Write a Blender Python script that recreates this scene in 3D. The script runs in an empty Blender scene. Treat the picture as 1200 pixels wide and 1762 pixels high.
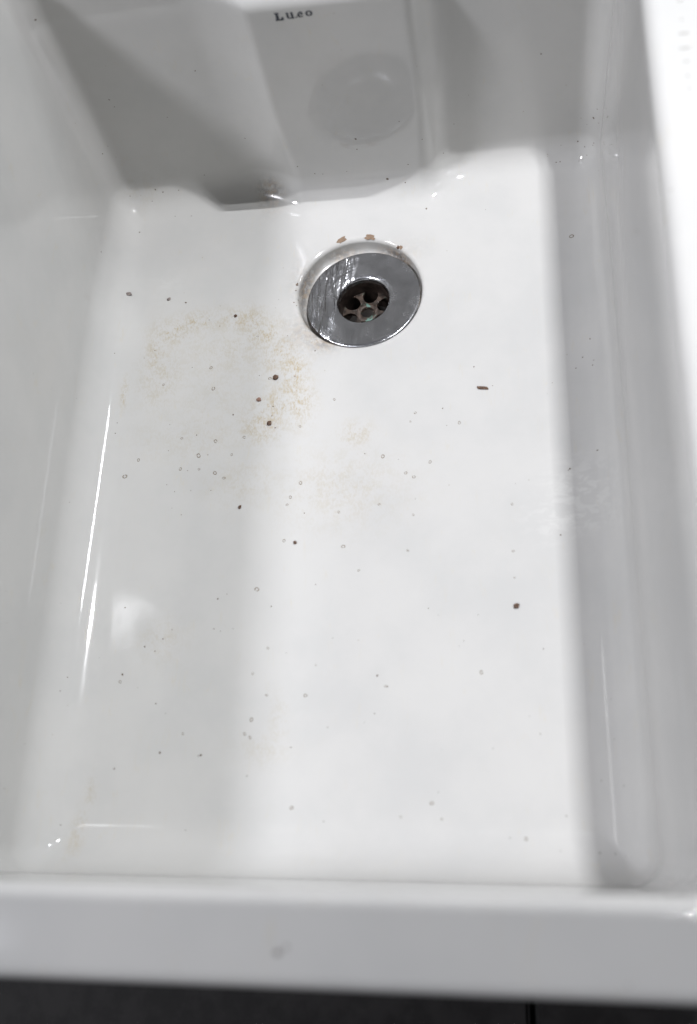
import bpy, bmesh, math, random
import numpy as np
from mathutils import Vector, Matrix, noise, geometry
from mathutils.bvhtree import BVHTree
R = math.radians
random.seed(5)
SC = bpy.context.scene
COL = SC.collection

# ---------------------------------------------------------------- camera
cam_d = bpy.data.cameras.new('camera')
cam = bpy.data.objects.new('camera', cam_d)
COL.objects.link(cam)
right = Vector((0.98759125, 0.02816364, -0.15450029))
up = Vector((0.03216258, 0.9266653, 0.37450899))
fwd = Vector((-0.1537176, 0.37483093, -0.91426072))
cam.matrix_world = Matrix(((right.x, up.x, -fwd.x, 0.10291), (right.y, up.y, -fwd.y, -0.434156),
                           (right.z, up.z, -fwd.z, 0.631154), (0, 0, 0, 1)))
cam_d.sensor_fit = 'HORIZONTAL'
cam_d.sensor_width = 24.0
cam_d.lens = 24.0 * 1760.77 / 1200
cam_d.clip_start = 0.01
cam_d.clip_end = 50
cam_d.dof.use_dof = True
cam_d.dof.focus_distance = 0.755
cam_d.dof.aperture_fstop = 3.7
SC.camera = cam

# ---------------------------------------------------------------- light
w = bpy.data.worlds.new('World')
SC.world = w
w.use_nodes = True
wn, wl = w.node_tree.nodes, w.node_tree.links
bg = wn['Background']
bg.inputs['Color'].default_value = (0.94, 0.96, 1.02, 1)
bg.inputs['Strength'].default_value = 0.09

def aim(o, d):
    o.rotation_euler = Vector(d).to_track_quat('-Z', 'Y').to_euler()

# ceiling lamps, almost straight above, a little to the right
k = bpy.data.lights.new('ceiling_lamp', 'AREA')
k.shape = 'DISK'; k.size = 0.009
k.energy = 19.6 / 6
k.color = (0.965, 0.97, 1.0)
KP = Vector((0.371, 0.150, 1.37))
KD = (KP - Vector((0, -.1, .1))).normalized()
for i in range(6):          # a bar of six small bulbs
    key = bpy.data.objects.new('ceiling_lamp', k)
    COL.objects.link(key)
    key.location = KP + Vector((.0125 * (i - 2.5), .028 * math.sin(i * 2.1 + .5), 0))
    aim(key, -KD)

# broad soft light from the front left (a window)
k2 = bpy.data.lights.new('window_light', 'AREA')
win = bpy.data.objects.new('window_light', k2)
COL.objects.link(win)
WD = Vector((-0.66, -0.19, 1.0)).normalized()
win.location = Vector((0, -.1, .1)) + WD * 2.4
k2.shape = 'RECTANGLE'; k2.size = 0.27; k2.size_y = 0.27
k2.energy = 42
k2.color = (0.925, 0.93, 1.0)
aim(win, -WD)

# fill added from the right to lift the left wall, glinting in its cove
k4 = bpy.data.lights.new('side_fill_light', 'AREA')
sw = bpy.data.objects.new('side_fill_light', k4)
COL.objects.link(sw)
SWD = Vector((1.0, 0.60, 1.08)).normalized()
sw.location = Vector((0, -.15, .1)) + SWD * 2.6
k4.shape = 'RECTANGLE'; k4.size = 0.7; k4.size_y = 0.09
k4.energy = 15
k4.color = (0.92, 0.96, 1.0)
aim(sw, -SWD)

# small weak strip lamp to the left, seen mostly as a glint along the right-hand cove
k3 = bpy.data.lights.new('strip_lamp', 'AREA')
st = bpy.data.objects.new('strip_lamp', k3)
COL.objects.link(st)
SD = Vector((-0.60, 0.10, 0.70)).normalized()
st.location = Vector((.15, -.34, 0)) + SD * 2.2
k3.shape = 'RECTANGLE'; k3.size = 0.80; k3.size_y = 0.03
k3.energy = 1.0
aim(st, -SD)

SC.view_settings.view_transform = 'Standard'
SC.view_settings.look = 'None'
SC.view_settings.exposure = 0
SC.view_settings.gamma = 1
SC.cycles.blur_glossy = 0.0
SC.cycles.sample_clamp_indirect = 6
SC.cycles.max_bounces = 10
SC.cycles.diffuse_bounces = 6
SC.cycles.use_denoising = True

# ---------------------------------------------------------------- helpers
class N:
    """tiny node-tree helper"""
    def __init__(s, name):
        s.m = bpy.data.materials.new(name); s.m.use_nodes = True
        s.t = s.m.node_tree; s.p = s.t.nodes['Principled BSDF']
    def n(s, kind, **kw):
        o = s.t.nodes.new(kind)
        for a, b in kw.items(): setattr(o, a, b)
        return o
    def l(s, a, b): s.t.links.new(a, b)
    def val(s, v, sock):
        if hasattr(v, 'is_linked'): s.l(v, sock)
        else: sock.default_value = v
    def math(s, op, a, b=0.0, clamp=False):
        o = s.n('ShaderNodeMath', operation=op, use_clamp=clamp)
        s.val(a, o.inputs[0]); s.val(b, o.inputs[1]); return o.outputs[0]
    def noise(s, scale, detail=3, rough=.5, dist=0, vec=None):
        o = s.n('ShaderNodeTexNoise'); o.inputs['Scale'].default_value = scale
        o.inputs['Detail'].default_value = detail; o.inputs['Roughness'].default_value = rough
        o.inputs['Distortion'].default_value = dist
        s.l(vec if vec is not None else s.co(), o.inputs['Vector']); return o.outputs['Fac']
    def co(s):
        if not hasattr(s, '_co'): s._co = s.n('ShaderNodeTexCoord').outputs['Object']
        return s._co
    def mapping(s, scale=(1, 1, 1), rot=(0, 0, 0), loc=(0, 0, 0)):
        o = s.n('ShaderNodeMapping'); o.inputs['Scale'].default_value = scale
        o.inputs['Rotation'].default_value = rot; o.inputs['Location'].default_value = loc
        s.l(s.co(), o.inputs['Vector']); return o.outputs[0]
    def ramp(s, v, a, b, lo=0., hi=1., smooth=True):
        o = s.n('ShaderNodeMapRange', interpolation_type='SMOOTHSTEP' if smooth else 'LINEAR')
        s.l(v, o.inputs[0]); o.inputs[1].default_value = a; o.inputs[2].default_value = b
        o.inputs[3].default_value = lo; o.inputs[4].default_value = hi; return o.outputs[0]
    def mix(s, f, a, b):
        o = s.n('ShaderNodeMix', data_type='RGBA')
        s.val(f, o.inputs[0])
        for v, k in ((a, 6), (b, 7)):
            if hasattr(v, 'is_linked'): s.l(v, o.inputs[k])
            else: o.inputs[k].default_value = (*v, 1)
        return o.outputs[2]
    def attr(s, name):
        o = s.n('ShaderNodeAttribute', attribute_name=name); return o.outputs['Fac']
    def bump(s, h, dist, strength=1., normal=None):
        o = s.n('ShaderNodeBump'); o.inputs['Strength'].default_value = strength
        o.inputs['Distance'].default_value = dist; s.l(h, o.inputs['Height'])
        if normal is not None: s.l(normal, o.inputs['Normal'])
        return o.outputs[0]

def link(name, me, mat=None, parent=None, smooth=True, **props):
    o = bpy.data.objects.new(name, me)
    COL.objects.link(o)
    if mat and not me.materials: me.materials.append(mat)
    if parent: o.parent = parent
    if smooth: me.polygons.foreach_set('use_smooth', [True] * len(me.polygons))
    for a, b in props.items(): o[a] = b
    return o

def mesh(name, verts, faces):
    me = bpy.data.meshes.new(name); me.from_pydata([tuple(v) for v in verts], [], faces); me.update(); return me

def lathe(name, prof, seg=96):
    """profile of (r, z) turned about Z; ends left open"""
    vs, fs = [], []
    for r, z in prof:
        for i in range(seg):
            a = 2 * math.pi * i / seg
            vs.append((r * math.cos(a), r * math.sin(a), z))
    for j in range(len(prof) - 1):
        for i in range(seg):
            n = (i + 1) % seg
            fs.append((j * seg + i, j * seg + n, (j + 1) * seg + n, (j + 1) * seg + i))
    return mesh(name, vs, fs)

# ---------------------------------------------------------------- glaze
def glaze():
    g = N('white_glaze')
    big = g.noise(11, 5, .62)
    fine = g.noise(900, 2, .6)
    c = g.mix(g.ramp(big, .35, .7), (.510, .506, .490), (.472, .471, .459))
    # yellow-brown residue, only where the floor is worn
    stain = g.attr('stain')
    wisps = g.math('MULTIPLY', g.math('ADD', g.noise(110, 6, .75, .3), g.noise(1, 5, .75, .3, g.mapping(scale=(800, 380, 300), rot=(0, 0, .7)))), .5)
    s1 = g.math('MULTIPLY', stain, g.ramp(wisps, .45, .60), True)
    c = g.mix(g.math('MULTIPLY', s1, .8), c, (.36, .275, .135))
    fl = g.noise(420, 4, .7, .6)
    s2 = g.math('MULTIPLY', stain, g.ramp(fl, .60, .70), True)
    c = g.mix(g.math('MULTIPLY', s2, .55), c, (.36, .24, .13))
    # grime in the creases
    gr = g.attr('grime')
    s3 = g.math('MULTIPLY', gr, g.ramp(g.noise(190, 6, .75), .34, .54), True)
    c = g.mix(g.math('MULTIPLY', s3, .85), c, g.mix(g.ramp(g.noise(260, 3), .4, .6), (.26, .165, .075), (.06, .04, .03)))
    # limescale patch, and a pale glint painted into the colour
    lime_glint = g.attr('lime_glint')
    lm = g.mapping(scale=(90, 160, 150))
    s4 = g.math('MULTIPLY', lime_glint, g.ramp(g.noise(1, 5, .65, .4, lm), .46, .60), True)
    c = g.mix(g.math('MULTIPLY', s4, .8), c, (.58, .58, .56))
    # hairline scratches, two directions, broken up
    for rot, sc, th in ((.5, 26, .012), (-.9, 33, .010), (1.25, 21, .010)):
        mp = g.mapping(scale=(sc * 5, sc * .35, sc), rot=(0, 0, rot))
        v = g.noise(1, 3, .45, .3, mp)
        d = g.math('ABSOLUTE', g.math('SUBTRACT', v, .5))
        ln = g.ramp(d, 0, th, 1, 0)
        where = g.ramp(g.noise(17 + sc, 2), .56, .68)
        c = g.mix(g.math('MULTIPLY', g.math('MULTIPLY', ln, where), .42), c, (.50, .47, .40))
    # pin-prick specks
    vo = g.n('ShaderNodeTexVoronoi'); vo.inputs['Scale'].default_value = 170
    g.l(g.co(), vo.inputs['Vector'])
    dot = g.ramp(vo.outputs['Distance'], .06, .10, 1, 0)
    sp = g.n('ShaderNodeSeparateColor'); g.l(vo.outputs['Color'], sp.inputs[0])
    keep = g.ramp(sp.outputs[0], .965, .975)
    c = g.mix(g.math('MULTIPLY', g.math('MULTIPLY', dot, keep), .5), c, (.30, .25, .20))
    g.l(c, g.p.inputs['Base Color'])
    r = g.math('ADD', g.ramp(g.noise(22, 4, .6), .3, .75, .045, .10),
               g.math('MULTIPLY', g.math('ADD', g.math('MULTIPLY', s1, .5), s3), .3), True)
    g.l(r, g.p.inputs['Roughness'])
    g.p.inputs['IOR'].default_value = 1.46
    g.p.inputs['Coat Weight'].default_value = .2
    g.p.inputs['Coat Roughness'].default_value = .02
    b = g.bump(g.noise(38, 2, .5), .00016, .5)
    b = g.bump(g.noise(110, 2, .5), .00005, .5, b)
    b = g.bump(fine, .000006, .4, b)
    g.l(b, g.p.inputs['Normal'])
    bc = g.bump(g.noise(38, 2, .5), .00016, .5)
    bc = g.bump(g.noise(110, 2, .5), .00005, .5, bc)
    g.l(bc, g.p.inputs['Coat Normal'])
    return g.m

def steel():
    g = N('worn_steel')
    mp = g.mapping(scale=(30, 900, 30), rot=(0, 0, .75))
    br = g.noise(1, 3, .6, 0, mp)
    sep = g.n('ShaderNodeSeparateXYZ'); g.l(g.co(), sep.inputs[0])
    rad = g.math('SQRT', g.math('ADD', g.math('MULTIPLY', sep.outputs[0], sep.outputs[0]), g.math('MULTIPLY', sep.outputs[1], sep.outputs[1])))
    cv = g.n('ShaderNodeCombineXYZ')
    g.l(g.math('ADD', g.math('MULTIPLY', rad, 420), g.math('MULTIPLY', g.noise(90, 2, .6), 1.0)), cv.inputs[0])
    g.l(g.noise(34, 2, .5), cv.inputs[1])
    turn = g.noise(1, 2, .5, 0, cv.outputs[0])
    cl = g.noise(70, 5, .65, .5)
    c = g.mix(g.ramp(cl, .3, .75), (.42, .425, .445), (.54, .545, .565))
    sc = g.ramp(g.noise(650, 3, .7), .66, .72)
    c = g.mix(g.math('MULTIPLY', sc, .5), c, (.75, .75, .76))
    g.l(c, g.p.inputs['Base Color'])
    g.p.inputs['Metallic'].default_value = 1
    g.l(g.math('ADD', g.ramp(cl, .3, .75, .17, .27), g.math('MULTIPLY', br, .05)), g.p.inputs['Roughness'])
    b = g.bump(br, .00004, .5)
    left = g.math('ADD', g.ramp(g.math('ADD', sep.outputs[0], g.math('MULTIPLY', sep.outputs[1], -.25)), -.024, -.012, 1, 0), .06)
    b = g.bump(g.math('MULTIPLY', turn, left), .0010, .8, b)
    b = g.bump(g.math('MULTIPLY', g.noise(1, 2, .5, .8, g.mapping(scale=(190, 26, 60), rot=(0, 0, -.2))), left), .0050, 1., b)
    g.l(b, g.p.inputs['Normal'])
    return g.m

def simple(name, a, b, scale, rough=.6, metal=0., bump=.0003, c3=None, extra=None):
    g = N(name)
    f = g.noise(scale, 5, .65)
    c = g.mix(g.ramp(f, .38, .62), a, b)
    if c3: c = g.mix(g.ramp(g.noise(scale * .6, 4, .7, .5, g.mapping(loc=(3.1, 1.7, .4))), .55, .62), c, c3)
    g.l(c, g.p.inputs['Base Color'])
    g.p.inputs['Roughness'].default_value = rough
    g.p.inputs['Metallic'].default_value = metal
    g.l(g.bump(f, bump, .6), g.p.inputs['Normal'])
    return g.m

GL = glaze()
STEEL = steel()
BRASS = simple('corroded_brass', (.020, .014, .010), (.070, .049, .037), 260, .55, .25, .0006, (.09, .17, .14))
BLACK = simple('drain_darkness', (.006, .005, .004), (.016, .012, .009), 200, .85)
PIPE = simple('stained_tube', (.02, .014, .011), (.06, .042, .035), 180, .45, .3, .0004)
INK = simple('stamp_ink', (.012, .016, .03), (.03, .035, .05), 600, .3, 0, .00002)
CLAY = simple('bare_clay', (.20, .125, .08), (.36, .27, .19), 900, .8, 0, .0012, (.11, .06, .035))
DIRT = simple('brown_dirt', (.045, .025, .016), (.14, .08, .05), 900, .75, 0, .0005)
GREY = simple('grey_dirt', (.12, .10, .095), (.26, .22, .20), 900, .7, 0, .0005)
PITM = simple('glaze_pit_rim', (.13, .105, .08), (.26, .22, .17), 700, .4, 0, .0002)
SPECK = simple('speck_brown', (.07, .05, .036), (.15, .11, .08), 700, .6, 0, .0002)
TILE = simple('dark_tile', (.010, .0095, .0095), (.016, .015, .015), 60, .55, 0, .0004)
TILE.node_tree.nodes['Principled BSDF'].inputs['IOR'].default_value = 1.18
GROUT = simple('black_joint', (.004, .004, .004), (.008, .008, .008), 200, .9)

# ---------------------------------------------------------------- sink shape
H = 0.236
XL, XR, YB, YF = -0.196, 0.178, 0.1076, -0.409
POLE = np.array([-0.009, -0.12])
NA = 1440
ANG = np.linspace(0, 2 * np.pi, NA, endpoint=False)
DIRS = np.stack([np.cos(ANG), np.sin(ANG)], 1)

def rbox(x, y, x0, x1, y0, y1, r):
    cx, cy, hx, hy = (x0 + x1) / 2, (y0 + y1) / 2, (x1 - x0) / 2, (y1 - y0) / 2
    qx, qy = np.abs(x - cx) - hx + r, np.abs(y - cy) - hy + r
    return np.hypot(np.maximum(qx, 0), np.maximum(qy, 0)) + np.minimum(np.maximum(qx, qy), 0) - r

def chamber(z):
    # weir chamber in plan: its core polygon and the radius the core is grown by; it softens towards the floor
    s_ = min(max((z - .01) / .085, 0), 1); s_ = s_ * s_ * (3 - 2 * s_)
    r_ = .014 + (.010 - .014) * s_
    hw = .043 + (.047 - .043) * s_
    return np.array([(-hw, .093 + r_), (hw + .001, .093 + r_), (hw + .027, .185), (-hw - .115, .185)]), r_
def poly_sd(x, y, V):
    d = np.full(np.shape(x), 1e9); s = np.ones(np.shape(x))
    n = len(V)
    for i in range(n):
        a, b = V[i], V[i - 1]
        ex, ey = b[0] - a[0], b[1] - a[1]
        wx, wy = x - a[0], y - a[1]
        t = np.clip((wx * ex + wy * ey) / (ex * ex + ey * ey), 0, 1)
        d = np.minimum(d, (wx - ex * t) ** 2 + (wy - ey * t) ** 2)
        c1, c2, c3 = y >= a[1], y < b[1], ex * wy > ey * wx
        flip = (c1 & c2 & c3) | (~c1 & ~c2 & ~c3)
        s = np.where(flip, -s, s)
    return s * np.sqrt(d)

def smax(a, b, k):
    h = np.maximum(k - np.abs(a - b), 0) / k
    return np.maximum(a, b) + h * h * k * .25

def sdf(x, y, z, ret, zc=None):
    t = np.maximum(z, 0) / H
    d = rbox(x, y - .035 * (x + .01) * np.clip((y + .1) / .2, 0, 1), XL, XR, YF - .012 * t, YB + .006 * t, .017)
    if ret < .04:
        # the chamber leans back a touch towards the top
        core, cr = chamber(z if zc is None else zc)
        c = poly_sd(x, y, core) - cr
        d = smax(d, -c - ret, .014)
    return d

def contour(s, z, ret=1., f=None, zc=None):
    """points where the distance to the basin wall is s (inwards), one per direction"""
    lo, hi = np.full(NA, .03), np.full(NA, .6)
    fn = f or (lambda x, y: sdf(x, y, z, ret, zc))
    for _ in range(34):
        m = (lo + hi) / 2
        P = POLE + DIRS * m[:, None]
        ins = fn(P[:, 0], P[:, 1]) < -s
        lo = np.where(ins, m, lo); hi = np.where(ins, hi, m)
    return POLE + DIRS * ((lo + hi) / 2)[:, None]

RW, BOT = 0.0350, -0.045
def outer(s):
    return contour(s, 0, f=lambda x, y: rbox(x, y, XL - RW, XR + RW, YF - .012 - RW, YB + .006 + RW, .022))

rings = []
def add(P, z): rings.append(np.column_stack([P, np.full(NA, z) if np.isscalar(z) else z]))
ro = .0055
for z in (BOT, 0, .08, .16, .21): add(outer(0), z)
for i in range(9):
    a = math.pi / 2 * i / 8
    add(outer(ro * (1 - math.cos(a))), H - ro + ro * math.sin(a))
add(outer(.012), H + .0002)
ri = .0085
for i in range(13):
    a = math.pi / 2 * (1 - i / 12)
    add(contour(-ri * (1 - math.cos(a)), H), H - ri + ri * math.sin(a))
LZ, LR = .1845, .013         # chamber ledge height, lip radius
zs = [.221, .215, .209, .203, .198, .194, .191]
for z in zs: add(contour(0, z), z)
for ret, dz in ((.032, .0025), (.026, .0018), (.021, .0008), (.016, 0), (.011, 0)): add(contour(0, LZ + dz, ret), LZ + dz)
for i in range(1, 11):
    a = math.pi / 2 * i / 10
    add(contour(0, LZ, LR * (1 - math.sin(a))), LZ - LR + LR * math.cos(a))
def cove(x, y):
    # cove radius round the foot of the walls: tight along the back, easy along the sides
    a_ = np.arctan2(y - POLE[1], x - POLE[0])
    k_ = np.clip((np.abs(a_ - math.pi / 2) - .62) / .45, 0, 1); k_ = k_ * k_ * (3 - 2 * k_)
    return .021 + .012 * k_
RCA = cove(POLE[0] + DIRS[:, 0], POLE[1] + DIRS[:, 1])
for q_ in np.linspace(0, 1, 24):
    zz = .168 + (RCA - .168) * q_
    add(contour(0, zz, 0., zc=.168 + (.025 - .168) * q_), zz)
for i in range(1, 17):
    a = math.pi / 2 * i / 16
    zz = RCA * (1 - math.sin(a))
    add(contour(RCA * (1 - math.cos(a)), zz, 0., zc=.025 * (1 - math.sin(a))), zz)
V = [tuple(v) for r in rings for v in r]
F = []
for j in range(len(rings) - 1):
    for i in range(NA):
        n = (i + 1) % NA
        F.append((j * NA + i, j * NA + n, (j + 1) * NA + n, (j + 1) * NA + i))
# the floor sheet between the cove and the waste hole
last = rings[-1][:, :2]
DR, NC = .0495, 160
circ = [(DR * math.cos(2 * math.pi * i / NC), DR * math.sin(2 * math.pi * i / NC)) for i in range(NC)]
pts = [Vector(p) for p in last] + [Vector(p) for p in circ]
edges = [(i, (i + 1) % NA) for i in range(NA)] + [(NA + i, NA + (i + 1) % NC) for i in range(NC)]
gx = np.arange(XL, XR, .004); gy = np.arange(YF, YB, .004)
for a in gx:
    for b_ in gy:
        if math.hypot(a, b_) > DR + .002 and sdf(a, b_, 0, 0.) < -cove(a, b_) - .002:
            pts.append(Vector((a + random.uniform(-.0003, .0003), b_ + random.uniform(-.0003, .0003))))
vo, eo, fo, ov, oe, of_ = geometry.delaunay_2d_cdt(pts, edges, [], 0, 1e-7)
base = (len(rings) - 1) * NA
remap = {}
for i, p in enumerate(vo):
    src = ov[i][0] if ov[i] else -1
    if 0 <= src < NA: remap[i] = base + src
    else:
        x, y = p
        d = -float(sdf(x, y, 0, 0.)) - float(cove(x, y))
        f_ = min(max(d / .03, 0), 1) * min(max((math.hypot(x, y) - DR) / .03, 0), 1)
        z = f_ * (.0003 * noise.noise(Vector((x * 14, y * 14, .3))) + .0003 * noise.noise(Vector((x * 34, y * 34, 4.))))
        remap[i] = len(V); V.append((x, y, z))
circ_ids = {}
for i, s_ in enumerate(ov):
    for q in s_:
        if NA <= q < NA + NC: circ_ids[q - NA] = remap[i]
for f_ in fo:
    c_ = sum((vo[i] for i in f_), Vector((0, 0))) / len(f_)
    if math.hypot(*c_) < DR * .9995 and all(math.hypot(*vo[i]) < DR * 1.0005 for i in f_): continue
    if float(sdf(c_[0], c_[1], 0, 0.)) > -float(cove(c_[0], c_[1])) + .00008: continue
    F.append(tuple(remap[i] for i in f_))
# the waste recess
prev = [circ_ids[i] for i in range(NC)]
prof = []
for i in range(1, 9):
    a = math.pi / 2 * i / 8
    prof.append((DR - .0035 * math.sin(a), -.0035 * (1 - math.cos(a))))
prof += [(.0455, -.006), (.0449, -.0085), (.0438, -.0105), (.0420, -.0116), (.038, -.012), (.030, -.0122), (.0265, -.0126), (.0255, -.015), (.0255, -.044)]
for r_, z_ in prof:
    cur = []
    for i in range(NC):
        a = 2 * math.pi * i / NC
        cur.append(len(V)); V.append((r_ * math.cos(a), r_ * math.sin(a), z_))
    for i in range(NC):
        n = (i + 1) % NC
        F.append((prev[i], prev[n], cur[n], cur[i]))
    prev = cur
me = mesh('basin', V, F)
bm = bmesh.new(); bm.from_mesh(me)
bmesh.ops.remove_doubles(bm, verts=bm.verts, dist=1e-6)
bmesh.ops.recalc_face_normals(bm, faces=bm.faces)
bm.to_mesh(me)
BVH = BVHTree.FromBMesh(bm); bm.free()

co = np.empty(len(me.vertices) * 3); me.vertices.foreach_get('co', co); co = co.reshape(-1, 3)
def blobs(name, L, sz=.02):
    a = np.zeros(len(co))
    for x, y, z, sx, sy, amt in L:
        d2 = ((co[:, 0] - x) / sx) ** 2 + ((co[:, 1] - y) / sy) ** 2 + ((co[:, 2] - z) / sz) ** 2
        a = np.maximum(a, amt * np.exp(-d2 * .5))
    at = me.attributes.new(name, 'FLOAT', 'POINT'); at.data.foreach_set('value', a)
PITS = [(-0.1087,-0.0576,0,'f',1.07), (-0.1055,-0.0752,0,'f',1.27), (-0.0637,-0.0691,0,'f',1.05), (-0.1258,-0.1142,0,'f',0.83), (-0.1006,-0.1177,0,'f',1.24), (-0.1121,-0.1285,0,'f',1.44), (-0.099,-0.1426,0,'f',1.22), (-0.0922,-0.1467,0,'f',1.01), (-0.1652,-0.1426,0,'f',1.45), (-0.1565,-0.13,0,'f',1.04), (-0.0797,-0.1157,0,'f',1.03), (-0.1246,-0.1384,0,'f',1.03), (-0.1439,-0.0696,0,'f',0.85), (-0.0373,-0.1526,0,'f',1.2), (-0.0439,-0.163,0,'f',1), (-0.046,-0.1685,0,'f',0.79), (-0.0098,-0.1754,0,'f',0.79), (-0.0159,-0.089,0,'f',0.82), (-0.0397,-0.109,0,'f',0.82), (-0.0467,-0.1948,0,'f',0.98), (-0.006,-0.2001,0,'f',1.16), (-0.0878,-0.1289,0,'f',0.82), (-0.1109,-0.1392,0,'f',0.82), (-0.0752,-0.033,0,'f',0.64), (0.0195,-0.1349,0,'f',1.2), (0.0354,-0.148,0,'f',0.99), (0.0409,-0.1512,0,'f',0.98), (0.0175,-0.1706,0,'f',0.78), (0.0406,-0.179,0,'f',0.77), (0.0417,-0.1025,0,'f',0.81), (0.0383,-0.1091,0,'f',0.6), (0.0721,-0.1119,0,'f',1), (0.0519,-0.1405,0,'f',0.99), (0.0371,-0.2042,0,'f',0.76), (0.1059,-0.1736,0,'f',0.77), (0.1056,-0.2066,0,'f',0.75), (0.1059,-0.2246,0,'f',0.56), (0.0048,-0.2172,0,'f',0.76), (-0.0634,-0.2287,0,'f',1.35), (-0.0535,-0.2689,0,'f',0.75), (-0.0272,-0.2999,0,'f',1.1), (-0.0525,-0.2996,0,'f',0.74), (-0.0614,-0.3151,0,'f',1.1), (-0.0625,-0.2855,0,'f',0.75), (-0.0653,-0.3241,0,'f',0.91), (-0.0617,-0.3264,0,'f',0.91), (-0.1514,-0.2904,0,'f',0.95), (-0.1057,-0.3241,0,'f',0.74), (-0.0328,-0.3687,0,'f',1.06), (-0.0213,-0.2805,0,'f',0.56), (0.0835,-0.2859,0,'f',1.08), (0.0526,-0.365,0,'f',1.04), (0.034,-0.3731,0,'f',0.69), (0.0238,-0.2943,0,'f',0.73), (0.0584,-0.3741,0,'f',0.69), (0.1073,-0.3848,0,'f',1.01), (0.177,-0.3791,-0.0547,'r',1.26), (0.1553,0.0358,0,'f',1.48)]
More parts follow.
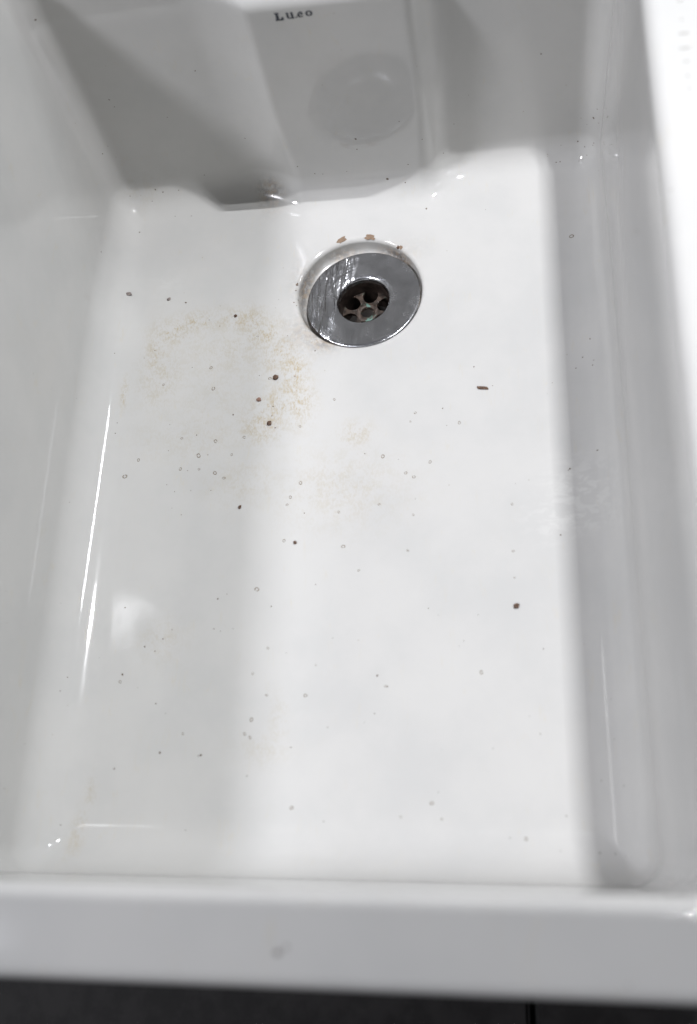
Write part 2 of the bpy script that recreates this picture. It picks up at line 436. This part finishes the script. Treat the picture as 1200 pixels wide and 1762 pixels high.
SPECKS = [(-0.1348,-0.1236,0,'f',0.41), (-0.1192,-0.1398,0,'f',0.51), (-0.115,-0.1121,0,'f',0.62), (-0.1053,-0.1282,0,'f',0.51), (-0.0891,-0.0972,0,'f',0.73), (-0.1279,-0.1682,0,'f',0.4), (-0.1207,-0.1735,0,'f',0.4), (-0.1764,-0.1089,0,'f',0.63), (-0.1759,-0.1005,0,'f',0.42), (-0.1232,-0.0563,0,'f',0.53), (-0.1358,-0.1027,0,'f',0.42), (-0.1536,-0.04,0,'f',0.54), (-0.196,-0.0442,-0.0123,'l',0.44), (-0.0454,-0.0687,0,'f',0.73), (-0.0314,-0.0482,0,'f',0.63), (-0.0526,-0.034,0,'f',0.43), (-0.06,-0.0922,0,'f',0.62), (-0.196,0.0347,0.0239,'l',0.66), (-0.1774,0.0691,0,'f',0.69), (-0.1136,-0.0162,0,'f',0.54), (-0.1048,-0.0221,0,'f',0.43), (-0.1335,-0.1501,0,'f',0.51), (-0.1272,-0.1557,0,'f',0.41), (-0.1154,-0.1553,0,'f',0.41), (-0.1009,-0.1558,0,'f',0.4), (-0.0575,-0.1094,0,'f',0.82), (-0.0336,-0.1752,0,'f',0.59), (-0.0606,-0.0998,0,'f',0.62), (-0.1332,0.0006,0,'f',0.88), (-0.1612,-0.046,0,'f',0.43), (-0.196,-0.1702,0.0207,'l',0.4), (-0.196,-0.1402,0.0566,'l',0.29), (-0.196,-0.1104,0.0935,'l',0.37), (-0.196,-0.0938,0.0292,'l',0.41), (-0.0609,-0.0022,0,'f',0.33), (-0.0632,-0.0092,0,'f',0.32), (-0.0718,-0.0662,0,'f',0.42), (0.0828,-0.0685,0,'f',0.81), (0.0607,-0.1001,0,'f',0.6), (0.0634,-0.1135,0,'f',0.4), (0.0954,-0.0843,0,'f',0.4), (0.0303,-0.1376,0,'f',0.4), (0.042,-0.1673,0,'f',0.39), (0.0069,-0.1323,0,'f',0.6), (0.0508,-0.244,0,'f',0.47), (0.0571,-0.2486,0,'f',0.37), (0.0824,-0.2488,0,'f',0.37), (0.1363,-0.1962,0,'f',0.75), (0.1446,-0.1496,0,'f',0.77), (0.1435,-0.1506,0,'f',0.58), (0.1657,-0.1393,0,'f',0.77), (0.177,-0.0753,-0.0132,'r',0.71), (0.177,-0.0543,-0.0184,'r',0.62), (0.1688,-0.072,0,'f',0.6), (0.1582,-0.067,0,'f',0.6), (0.177,-0.2372,0.0329,'r',0.61), (0.177,-0.155,0.1301,'r',0.31), (0.177,-0.2626,0.1094,'r',0.3), (0.1361,-0.0844,0,'f',0.4), (0.1221,-0.2714,0,'f',0.54), (0.073,-0.2658,0,'f',0.37), (0.0698,-0.2691,0,'f',0.37), (0.177,-0.2254,-0.0568,'r',0.4), (0.1527,-0.0744,0,'f',0.6), (0.1086,-0.1589,0,'f',0.29), (0.1322,-0.0927,0,'f',0.3), (-0.1372,-0.267,0,'f',0.77), (-0.1298,-0.27,0,'f',0.57), (-0.1251,-0.2618,0,'f',0.58), (-0.1195,-0.2555,0,'f',0.48), (-0.1538,-0.2397,0,'f',0.59), (-0.1505,-0.2855,0,'f',0.95), (-0.196,-0.2889,-0.0044,'l',0.48), (-0.196,-0.2984,0.0027,'l',0.57), (-0.1255,-0.3048,0,'f',0.66), (-0.1182,-0.3112,0,'f',0.37), (-0.0897,-0.2348,0,'f',0.68), (-0.0837,-0.2315,0,'f',0.48), (-0.0926,-0.3375,0,'f',0.91), (-0.0942,-0.338,0,'f',0.55), (-0.1196,-0.336,0,'f',0.92), (-0.1489,-0.3461,0,'f',0.83), (-0.0908,-0.2554,0,'f',0.57), (-0.0778,-0.2554,0,'f',0.38), (-0.0861,-0.2572,0,'f',0.38), (-0.0237,-0.2263,0,'f',0.57), (-0.0111,-0.2627,0,'f',0.37), (-0.18,-0.3812,0,'f',0.55), (-0.196,-0.3359,0.0315,'l',0.36), (-0.0983,-0.3829,0,'f',0.53), (-0.1388,-0.2943,0,'f',0.28), (-0.196,-0.2412,0.0149,'l',0.29), (-0.196,-0.2538,0.0834,'l',0.35), (-0.196,-0.2714,0.0768,'l',0.44), (-0.196,-0.3649,0.049,'l',0.51), (-0.1678,-0.2741,0,'f',0.29), (-0.0529,-0.2407,0,'f',0.57), (-0.0123,-0.32,0,'f',0.54), (-0.062,-0.3499,0,'f',0.54), (-0.0127,-0.3764,0,'f',0.53), (-0.0351,-0.3324,0,'f',0.54), (-0.0411,-0.2722,0,'f',0.37), (0.0184,-0.2876,0,'f',0.82), (0.0171,-0.3114,0,'f',0.54), (0.0249,-0.2945,0,'f',0.64), (0.0109,-0.317,0,'f',0.36), (0.1181,-0.3238,0,'f',0.52), (0.131,-0.3714,0,'f',0.59), (0.0981,-0.3843,0,'f',0.42), (0.1266,-0.3927,-0,'f',0.5), (0.1486,-0.3937,0,'f',0.66), (0.1571,-0.3945,0,'f',0.58), (0.1652,-0.3953,0,'f',0.33), (0.177,-0.3275,-0.023,'r',0.44), (0.1695,-0.3961,0,'f',0.33), (0.1524,-0.3512,0,'f',0.43), (0.1687,-0.3547,0,'f',0.42), (0.0585,-0.3334,0,'f',0.26), (0.0896,-0.3326,0,'f',0.35), (0.112,-0.3132,0,'f',0.35), (0.0566,-0.3586,0,'f',0.35), (0.177,-0.3233,0.1134,'r',0.29), (0.177,-0.2958,0.0755,'r',0.31), (0.177,-0.3039,-0.0263,'r',0.36), (-0.1949,0.112,0.1768,'b',0.95), (-0.1675,0.112,0.1027,'b',0.83), (-0.1662,0.112,0.0959,'b',0.42), (-0.1997,0.112,0.0565,'b',0.66), (-0.0997,0.112,0.1181,'b',0.6), (-0.0801,0.112,0.0524,'b',0.65), (-0.1221,0.112,0.0176,'b',0.57), (-0.164,0.112,0.0057,'b',0.81), (-0.1586,0.112,0.0008,'b',0.7), (-0.1926,0.112,0.0001,'b',0.7), (-0.1776,0.0691,0,'f',0.69), (-0.2275,0.112,0.0043,'b',0.47), (-0.1319,0.112,0.0804,'b',0.42), (-0.1879,0.112,0.0606,'b',0.44), (-0.0456,0.084,0.0321,'c',0.65), (-0.0332,0.084,0.0228,'c',0.66), (-0.0272,0.084,0.0217,'c',0.44), (-0.0087,0.084,0.0221,'c',0.55), (-0.1457,0.112,0.0017,'b',0.58), (-0.1688,0.112,-0.0143,'b',0.48), (-0.1495,0.0822,0,'f',0.46), (-0.1361,0.0815,0,'f',0.57), (-0.196,0.0349,0.024,'l',0.66), (0.1352,0.112,0.0956,'b',0.78), (0.1753,0.112,0.0366,'b',1.05), (0.1803,0.112,0.047,'b',0.72), (0.1914,0.112,0.0362,'b',0.63), (0.2105,0.112,0.0375,'b',0.52), (0.1634,0.112,0.0119,'b',0.65), (0.1708,0.112,0.0061,'b',0.65), (0.1842,0.112,0.0109,'b',0.65), (0.1846,0.112,0.0078,'b',0.54), (0.1821,0.112,-0.0101,'b',0.44), (0.1844,0.112,-0.0191,'b',0.45), (0.1729,0.112,-0.023,'b',0.45), (0.1471,0.112,-0.0162,'b',0.67), (0.1499,0.112,-0.0139,'b',0.56), (0.0361,0.084,0.0687,'c',0.61), (0.0024,0.084,0.0448,'c',0.64), (0.0379,0.084,0.0241,'c',0.65), (0.0495,0.0708,0,'f',0.88), (0.085,0.112,0.0671,'b',0.41), (0.0732,0.112,0.0415,'b',0.42), (0.055,0.084,0.0479,'c',0.52), (0.0605,0.112,0.0157,'b',0.55), (0.1807,-0.1169,0.236,'t',0.66), (0.0342,0.084,0.0129,'c',0.66), (0.0031,0.084,0.0553,'c',1.04), (0.0211,0.084,0.0158,'c',1.09), (0.0938,0.0655,0,'f',0.43), (0.1689,0.112,0.0278,'b',0.32), (0.151,0.112,0.0098,'b',0.33), (0.0153,-0.4442,0.2358,'t',0.84), (0.0182,-0.4426,0.2358,'t',0.63), (0.1387,-0.4506,0.2358,'t',0.5), (-0.0432,-0.0023,0,'f',0.65), (-0.0473,0.0109,0,'f',0.87), (-0.0469,-0.0081,0,'f',0.65)]
DIRTR = simple('red_brown_dirt', (.16, .085, .06), (.26, .16, .12), 900, .7, 0, .0004)
STAINS = [(-0.1399,-0.0253,0,0.012,0.008,0.8), (-0.1226,-0.0168,0,0.014,0.006,0.8), (-0.1001,-0.0159,0,0.012,0.006,0.6), (-0.0821,-0.0192,0,0.012,0.008,0.8), (-0.0702,-0.0316,0,0.012,0.01,0.8), (-0.1525,-0.0445,0,0.006,0.02,0.7), (-0.1474,-0.0636,0,0.012,0.018,0.5), (-0.0583,-0.0496,0,0.012,0.012,0.8), (-0.0465,-0.0696,0,0.008,0.02,0.95), (-0.0413,-0.0888,0,0.008,0.014,0.9), (-0.0559,-0.0926,0,0.014,0.012,0.85), (-0.0677,-0.1082,0,0.012,0.01,0.8), (-0.0937,-0.0424,0,0.03,0.02,0.35), (-0.0996,-0.0808,0,0.04,0.03,0.2), (0,-0.1162,0,0.008,0.006,0.7), (-0.1733,-0.0767,0,0.0012,0.009,1), (-0.0077,-0.1577,0,0.03,0.02,0.35), (-0.0775,-0.1506,0,0.02,0.012,0.3), (-0.163,-0.3612,0,0.002,0.006,0.6), (-0.1672,-0.3876,0,0.003,0.01,0.6), (-0.0435,-0.3175,0,0.004,0.012,0.35), (-0.0519,-0.3337,0,0.012,0.006,0.3), (-0.0243,-0.0372,0,0.006,0.006,0.8), (-0.0334,-0.0267,0,0.004,0.01,0.7), (-0.1253,-0.262,0,0.012,0.01,0.3), (-0.1186,-0.1127,0,0.03,0.015,0.25), (-0.1771,0.1088,0,0.02,0.012,0.25)]
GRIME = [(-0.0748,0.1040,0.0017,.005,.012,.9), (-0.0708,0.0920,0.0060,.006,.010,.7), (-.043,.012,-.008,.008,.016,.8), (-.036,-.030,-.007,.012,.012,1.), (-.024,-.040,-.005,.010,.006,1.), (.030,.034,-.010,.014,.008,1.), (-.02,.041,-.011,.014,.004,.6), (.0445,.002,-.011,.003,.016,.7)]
LIME_GLINT = [(0.1506,-0.168,0,0.014,0.016,1), (0.146,-0.1842,0,0.018,0.008,1), (0.1347,-0.1879,0,0.012,0.01,0.6), (-0.1487,0.0178,0,0.008,0.01,0.3)]  # limescale at the right; last entry is a painted glint left of the drain
CRUMBS = [
    ('long rod-shaped brown crumb on the bright floor, right of and nearer than the drain', 3, 0.0885, -0.0859, 0.0044, 0.0012, 0.0009, -0.12, DIRT),
    ('nearly black angular crumb, lowest of the three on the stained patch', 5, -0.0619, -0.1058, 0.0016, 0.0019, 0.001, 0.3, DIRT),
    ('round dark brown crumb beside a pale ring, uppermost of three on the stained patch', 7, -0.0594, -0.0688, 0.0021, 0.0021, 0.0012, 0.9, DIRT),
    ('dull reddish brown crumb on the stained patch, between a rounder and a blacker one', 9, -0.0708, -0.0862, 0.0017, 0.0018, 0.0008, 1.4, DIRTR),
    ('brown crumb with a pale edge, far from the drain near the right-hand shadow edge', 11, 0.1064, -0.2435, 0.0021, 0.0017, 0.001, 0.6, DIRT),
    ('tiny red-brown crumb at the top edge of the yellowish stain', 13, -0.0931, -0.0144, 0.0011, 0.0012, 0.0008, 0, DIRT),
    ('flat grey-mauve flake lying in the left cove of the sink, level with the drain', 15, -0.1805, 0.0097, 0.003, 0.0015, 0.0005, -0.1, GREY),
    ('small black splinter on the grey floor, below the cluster of pale rings', 17, -0.0791, -0.1693, 0.0011, 0.0014, 0.0007, -0.6, DIRT),
    ('small grey crumb between the left cove flake and the drain', 19, -0.1469, 0.0045, 0.0016, 0.0012, 0.0006, 0.5, GREY),
    ('small dark crumb beside a pale ring in the middle of the floor', 21, -0.039, -0.1965, 0.0013, 0.0012, 0.0007, 0, DIRT)]
blobs('stain', STAINS)
blobs('grime', GRIME, .005)
blobs('lime_glint', LIME_GLINT)

# ---------------------------------------------------------------- the sink
sink = bpy.data.objects.new('ceramic_sink', None); COL.objects.link(sink)
sink['label'] = 'white glazed ceramic sink with worn specked floor, standing on dark tiles'
sink['category'] = 'sink'
basin = link('basin', me, GL, sink)

def snap(x, y, z):
    p, n, i, d = BVH.find_nearest(Vector((x, y, z)))
    q = p + Vector((0, 0, 0))
    c = Vector((-.01, -.12, .35))
    if n.dot(c - q) < 0: n = -n
    return q, n

def ring_mesh(seed):
    rnd = random.Random(seed)
    vs, fs = [], []; S = 12
    for r_, z_ in ((1.0, -.02), (.90, .22), (.72, .24), (.55, -.02)):
        for i in range(S):
            a = 2 * math.pi * i / S; k_ = 1 + .13 * math.sin(a * 2 + seed) + rnd.uniform(-.06, .06)
            vs.append((r_ * k_ * math.cos(a), r_ * k_ * math.sin(a), z_))
    gap = seed % 3
    for j in range(3):
        for i in range(S):
            if gap and i in (seed % S, ): continue
            n = (i + 1) % S; fs.append((j * S + i, j * S + n, (j + 1) * S + n, (j + 1) * S + i))
    return mesh('glaze_pit', vs, fs)
def dot_mesh(seed):
    rnd = random.Random(seed + 40); S = 8
    vs = [(0, 0, .35)]
    for r_, z_ in ((.55, .28), (1, -.03)):
        for i in range(S):
            a = 2 * math.pi * i / S; k_ = rnd.uniform(.65, 1.15)
            vs.append((r_ * k_ * math.cos(a), r_ * k_ * math.sin(a) * (.8 if seed % 2 else 1), z_))
    fs = [(0, 1 + i, 1 + (i + 1) % S) for i in range(S)] + [(1 + i, 1 + S + i, 1 + S + (i + 1) % S, 1 + (i + 1) % S) for i in range(S)]
    return mesh('glaze_speck', vs, fs)
PM = [ring_mesh(i) for i in range(6)]
DM = [dot_mesh(i) for i in range(8)]
for m_ in PM: m_.materials.append(PITM)
for i, m_ in enumerate(DM): m_.materials.append(GREY if i % 4 == 1 else SPECK)
def stick(name, me_, x, y, z, rad, flat=1.):
    q, n = snap(x, y, z)
    o = link(name, me_, None, basin)
    rot = n.to_track_quat('Z', 'Y').to_matrix() @ Matrix.Rotation(random.uniform(0, 6.28), 3, 'Z')
    o.matrix_world = Matrix.Translation(q) @ rot.to_4x4() @ Matrix.Diagonal((rad, rad, rad * flat, 1))
    return o
for i, (x, y, z, k_, r_) in enumerate(PITS): stick('glaze_pit', PM[i % 6], x, y, z, r_ * .00115, .5)
for i, (x, y, z, k_, r_) in enumerate(SPECKS): stick('glaze_speck', DM[i % 8], x, y, z, r_ * .001, .4)

# chips where the glaze has broken off round the waste hole
def patch(name, seed, w_, h_, mat, x, y, z=0, parent=basin, ang=0., th=.18, n_=14):
    rnd = random.Random(seed); vs = [(0, 0, th * .7)]
    for r_, z_ in ((.6, th), (1, -.02)):
        for i in range(n_):
            a = 2 * math.pi * i / n_; k_ = rnd.uniform(.55, 1.2)
            vs.append((r_ * k_ * math.cos(a), r_ * k_ * math.sin(a), z_ * (1 if r_ > .9 else rnd.uniform(.7, 1.2))))
    fs = [(0, 1 + i, 1 + (i + 1) % n_) for i in range(n_)] + [(1 + i, 1 + n_ + i, 1 + n_ + (i + 1) % n_, 1 + (i + 1) % n_) for i in range(n_)]
    me_ = mesh(name, vs, fs)
    q, n = snap(x, y, z)
    o = link(name, me_, mat, parent, smooth=False)
    rot = n.to_track_quat('Z', 'Y').to_matrix() @ Matrix.Rotation(ang, 3, 'Z')
    o.matrix_world = Matrix.Translation(q) @ rot.to_4x4() @ Matrix.Diagonal((w_, h_, min(w_, h_), 1))
    return o
patch('glaze_chip', 1, .0046, .0030, CLAY, .0066, .0488, th=.08)
patch('glaze_chip', 2, .0048, .0026, CLAY, -.0150, .0474, ang=.4, th=.08)
patch('glaze_chip', 3, .0017, .0016, CLAY, .0300, .0370, th=.1)
patch('rust_spot', 4, .0015, .0013, DIRT, .0278, .0372, th=.3)
patch('rust_spot', 5, .0007, .0010, DIRT, -.0476, .0098, th=.3)
patch('rust_spot', 6, .0006, .0006, DIRT, -.0482, .0050, th=.3)
patch('rust_spot', 7, .0006, .0006, DIRT, -.0492, -.0055, th=.3)

# broken dark line along the right-hand rim
for i_, (yy, ln) in enumerate(((.004, .0012), (-.0035, .0016), (-.016, .0008), (-.025, .0034), (-.0345, .0026), (-.043, .0015), (-.052, .0012), (-.060, .0008))):
    patch('rim_crack', 20 + i_, .0004, ln, GREY if i_ in (2, 6, 7) else SPECK, .1956 - .02 * (yy + .0028) * -1 * .6, yy, H, th=.2)

patch('glaze_chip', 31, .0014, .0012, GREY, .0153, -.4440, H, th=.1)
patch('glaze_chip', 32, .0008, .0007, GREY, .0185, -.4418, H, th=.1)
# maker's stamp on the chamber face, letter by letter
def stroke(pts_, wid):
    """flat ribbon along a polyline with its own width at each point"""
    L_, R_ = [], []
    for i, p in enumerate(pts_):
        a = Vector(pts_[max(i - 1, 0)]); b = Vector(pts_[min(i + 1, len(pts_) - 1)])
        d = (b - a).normalized(); n = Vector((-d.y, d.x)); w_ = (wid[i] if isinstance(wid, (list, tuple)) else wid) * .66
        L_.append(Vector(p) + n * w_); R_.append(Vector(p) - n * w_)
    return L_, R_
def letter(strokes, x0, z0, s):
    bm = bmesh.new()
    for k_, (pp, wd) in enumerate(strokes):
        L_, R_ = stroke(pp, wd)
        dy = -.00012 - k_ * .00002
        top = [[bm.verts.new((x0 + q.x * s * 1.18, dy, z0 + q.y * s)) for q in S_] for S_ in (L_, R_)]
        bot = [[bm.verts.new((x0 + q.x * s * 1.18, .0002, z0 + q.y * s)) for q in S_] for S_ in (L_, R_)]
        for i in range(len(pp) - 1):
            bm.faces.new((top[0][i], top[0][i + 1], top[1][i + 1], top[1][i]))
            bm.faces.new((top[0][i], bot[0][i], bot[0][i + 1], top[0][i + 1]))
            bm.faces.new((top[1][i], top[1][i + 1], bot[1][i + 1], bot[1][i]))
        for i in (0, -1): bm.faces.new((top[0][i], top[1][i], bot[1][i], bot[0][i]))
    bmesh.ops.recalc_face_normals(bm, faces=bm.faces)
    me_ = bpy.data.meshes.new('stamp_letter'); bm.to_mesh(me_); bm.free(); return me_
arc = lambda cx, cy, rx, ry, a0, a1, n=16: [(cx + rx * math.cos(R(a0 + (a1 - a0) * i / n)), cy + ry * math.sin(R(a0 + (a1 - a0) * i / n))) for i in range(n + 1)]
thick = lambda n, lo, hi, ph: [lo + (hi - lo) * abs(math.cos(math.pi * 2 * i / n + ph)) for i in range(n + 1)]
LET = [
    ([([(.25, 0), (.25, 1)], .22), ([(.02, .96), (.46, .96)], .09), ([(.02, .05), (.78, .05)], .13), ([(.74, 0), (.74, .38)], .13), ([(.55, .05), (.76, .30)], .14)], 0, 1.0),
    ([([(.20, .95), (.20, .30), (.26, .12), (.42, .05), (.58, .10), (.66, .2)], [.2, .2, .18, .14, .10, .08]), ([(.70, .95), (.70, 0)], .2), ([(.02, .93), (.28, .93)], .09), ([(.54, .93), (.80, .93)], .09), ([(.70, .05), (.92, .05)], .1)], 6.9, .86),
    ([([(.0, .07), (.17, .07)], .15)], 12.6, .86),
    ([(arc(.36, .42, .28, .38, 48, 318, 20), thick(20, .08, .21, 2.6)), ([(.10, .45), (.60, .45)], .08), ([(.60, .43), (.56, .62), (.50, .72)], .14)], 14.0, .80),
    ([(arc(.36, .42, .29, .37, 0, 360, 24), thick(24, .09, .20, 0))], 19.2, .82),
]
stamp = bpy.data.objects.new('maker_stamp', None); COL.objects.link(stamp); stamp.parent = sink
STY = .093
for st_, dx, hs in LET:
    link('stamp_letter', letter(st_, 0, 0, .0056 * hs), INK, stamp, smooth=False).location = (-.0316 + dx * .00104, STY, .1650 + dx * .00005)

# ---------------------------------------------------------------- waste fitting
drain = bpy.data.objects.new('basin_waste', None); COL.objects.link(drain)
drain['label'] = 'round steel waste fitting lying tilted in the recessed hole of the sink floor'
drain['category'] = 'drain'
nrm = Vector((-.0566, .0569, 1)).normalized()
drain.matrix_world = Matrix.Translation((.0023, -.0043, -.0026)) @ Vector((0, 0, 1)).rotation_difference(nrm).to_matrix().to_4x4()
fl = [(.0212, -.0035), (.0415, -.0016), (.0422, -.0012), (.0425, -.0006), (.0423, -.0001), (.0417, .0001), (.0395, 0), (.035, -.0003), (.029, -.0006), (.0235, -.0010), (.0210, -.0013),
      (.0200, -.0018), (.0193, -.0027), (.0190, -.004), (.0188, -.0055)]
link('flange', lathe('flange', fl, 128), STEEL, drain)
link('tube', lathe('tube', [(.0212, -.0036), (.0212, -.036), (.0196, -.036), (.0188, -.034), (.0188, -.0056)], 96), PIPE, drain)
bm = bmesh.new()
def prism(poly, z0, z1):
    t_ = [bm.verts.new((x, y, z1)) for x, y in poly]; b_ = [bm.verts.new((x, y, z0)) for x, y in poly]
    n = len(poly)
    bm.faces.new(t_); bm.faces.new(b_[::-1])
    for i in range(n): bm.faces.new((t_[i], b_[i], b_[(i + 1) % n], t_[(i + 1) % n]))
ZS = -.0165
hub = bpy.data.meshes.new('strainer_hub')
S = 40
for i in range(S):
    a0, a1 = 2 * math.pi * i / S, 2 * math.pi * (i + 1) / S
    prof2 = [(.0046, ZS - .003), (.0046, ZS - .0006), (.0052, ZS), (.0080, ZS), (.0086, ZS - .0006), (.0086, ZS - .003)]
    A = [bm.verts.new((r_ * math.cos(a0), r_ * math.sin(a0), z_)) for r_, z_ in prof2]
    B = [bm.verts.new((r_ * math.cos(a1), r_ * math.sin(a1), z_)) for r_, z_ in prof2]
    for j in range(5): bm.faces.new((A[j], B[j], B[j + 1], A[j + 1]))
bmesh.ops.remove_doubles(bm, verts=bm.verts, dist=1e-6)
bmesh.ops.recalc_face_normals(bm, faces=bm.faces)
bm.to_mesh(hub); bm.free()
strainer = link('strainer', hub, BRASS, drain)
bm = bmesh.new()
prism([(.0074, -.0034), (.0095, -.0019), (.0125, -.0014), (.0150, -.0019), (.0175, -.0036), (.0187, -.0062), (.0187, .0062), (.0175, .0036), (.0150, .0019), (.0125, .0014), (.0095, .0019), (.0074, .0034)], ZS - .003, ZS - .0003)
spoke = bpy.data.meshes.new('spoke'); bm.to_mesh(spoke); bm.free()
for a in (52, 112, 172, 232, 292, 352):
    link('spoke', spoke, BRASS, strainer, smooth=False).rotation_euler.z = R(a)
link('dark_tube_cap', lathe('dark_tube_cap', [(.0001, -.0345), (.019, -.0345)], 48), BLACK, drain)  # black disc closing the tube, the pipe's inner darkness put into its colour

# ---------------------------------------------------------------- crumbs lying in the sink
def crumb(label, seed, x, y, a, b, c, ang, mat=DIRT, z=0.):
    """lumpy little solid: squashed, displaced icosphere"""
    bm = bmesh.new(); bmesh.ops.create_icosphere(bm, subdivisions=2, radius=1)
    for v in bm.verts:
        v.co *= 1 + .38 * noise.noise(v.co * 1.4 + Vector((seed, 0, 0))) + .15 * noise.noise(v.co * 3.7 + Vector((0, seed, 0)))
        v.co = Vector((v.co.x * a, v.co.y * b, v.co.z * c))
    zmin = min(v.co.z for v in bm.verts)
    me_ = bpy.data.meshes.new('dirt_crumb'); bm.to_mesh(me_); bm.free()
    q, n = snap(x, y, z)
    o = link('dirt_crumb', me_, mat, None, smooth=False)
    o.location = q + Vector((0, 0, -zmin - c * .25)); o.rotation_euler.z = ang
    o['label'] = label; o['category'] = 'crumb'; o['group'] = 'crumbs of dirt on the sink floor'
for t in CRUMBS: crumb(*t)

# ---------------------------------------------------------------- the dark tiled floor under the sink
FZ = BOT
fm = mesh('floor', [(-1.4, -1.6, FZ - .008), (1.4, -1.6, FZ - .008), (1.4, 1.2, FZ - .008), (-1.4, 1.2, FZ - .008)], [(0, 1, 2, 3)])
floor = link('floor', fm, GROUT, None, smooth=False, kind='structure')
TS, G = .60, .0024
bm = bmesh.new()
bmesh.ops.create_cube(bm, size=1, matrix=Matrix.Diagonal((TS - 2 * G, TS - 2 * G, .012, 1)))
bmesh.ops.bevel(bm, geom=bm.edges[:], offset=.0022, segments=2, affect='EDGES')
tm = bpy.data.meshes.new('tile'); bm.to_mesh(tm); bm.free()
for ix in range(-2, 2):
    for iy in range(-2, 2):
        link('tile', tm, TILE, floor, smooth=False).location = (.1085 + TS * (ix + .5), -.20 + TS * (iy + .5), FZ - .0062)

# ---------------------------------------------------------------- unseen board added above the camera to shade the front rim
bm = bmesh.new()
bmesh.ops.create_cube(bm, size=1, matrix=Matrix.Translation((.245, -.388, .702)) @ Matrix.Diagonal((.52, .40, .024, 1)))
bmesh.ops.bevel(bm, geom=bm.edges[:], offset=.003, segments=2, affect='EDGES')
sm = bpy.data.meshes.new('rim_shade_board'); bm.to_mesh(sm); bm.free()
SHADEM = simple('shade_board_mat', (.03, .022, .017), (.06, .045, .034), 30, .6)
link('rim_shade_board', sm, SHADEM, None, smooth=False, kind='structure')
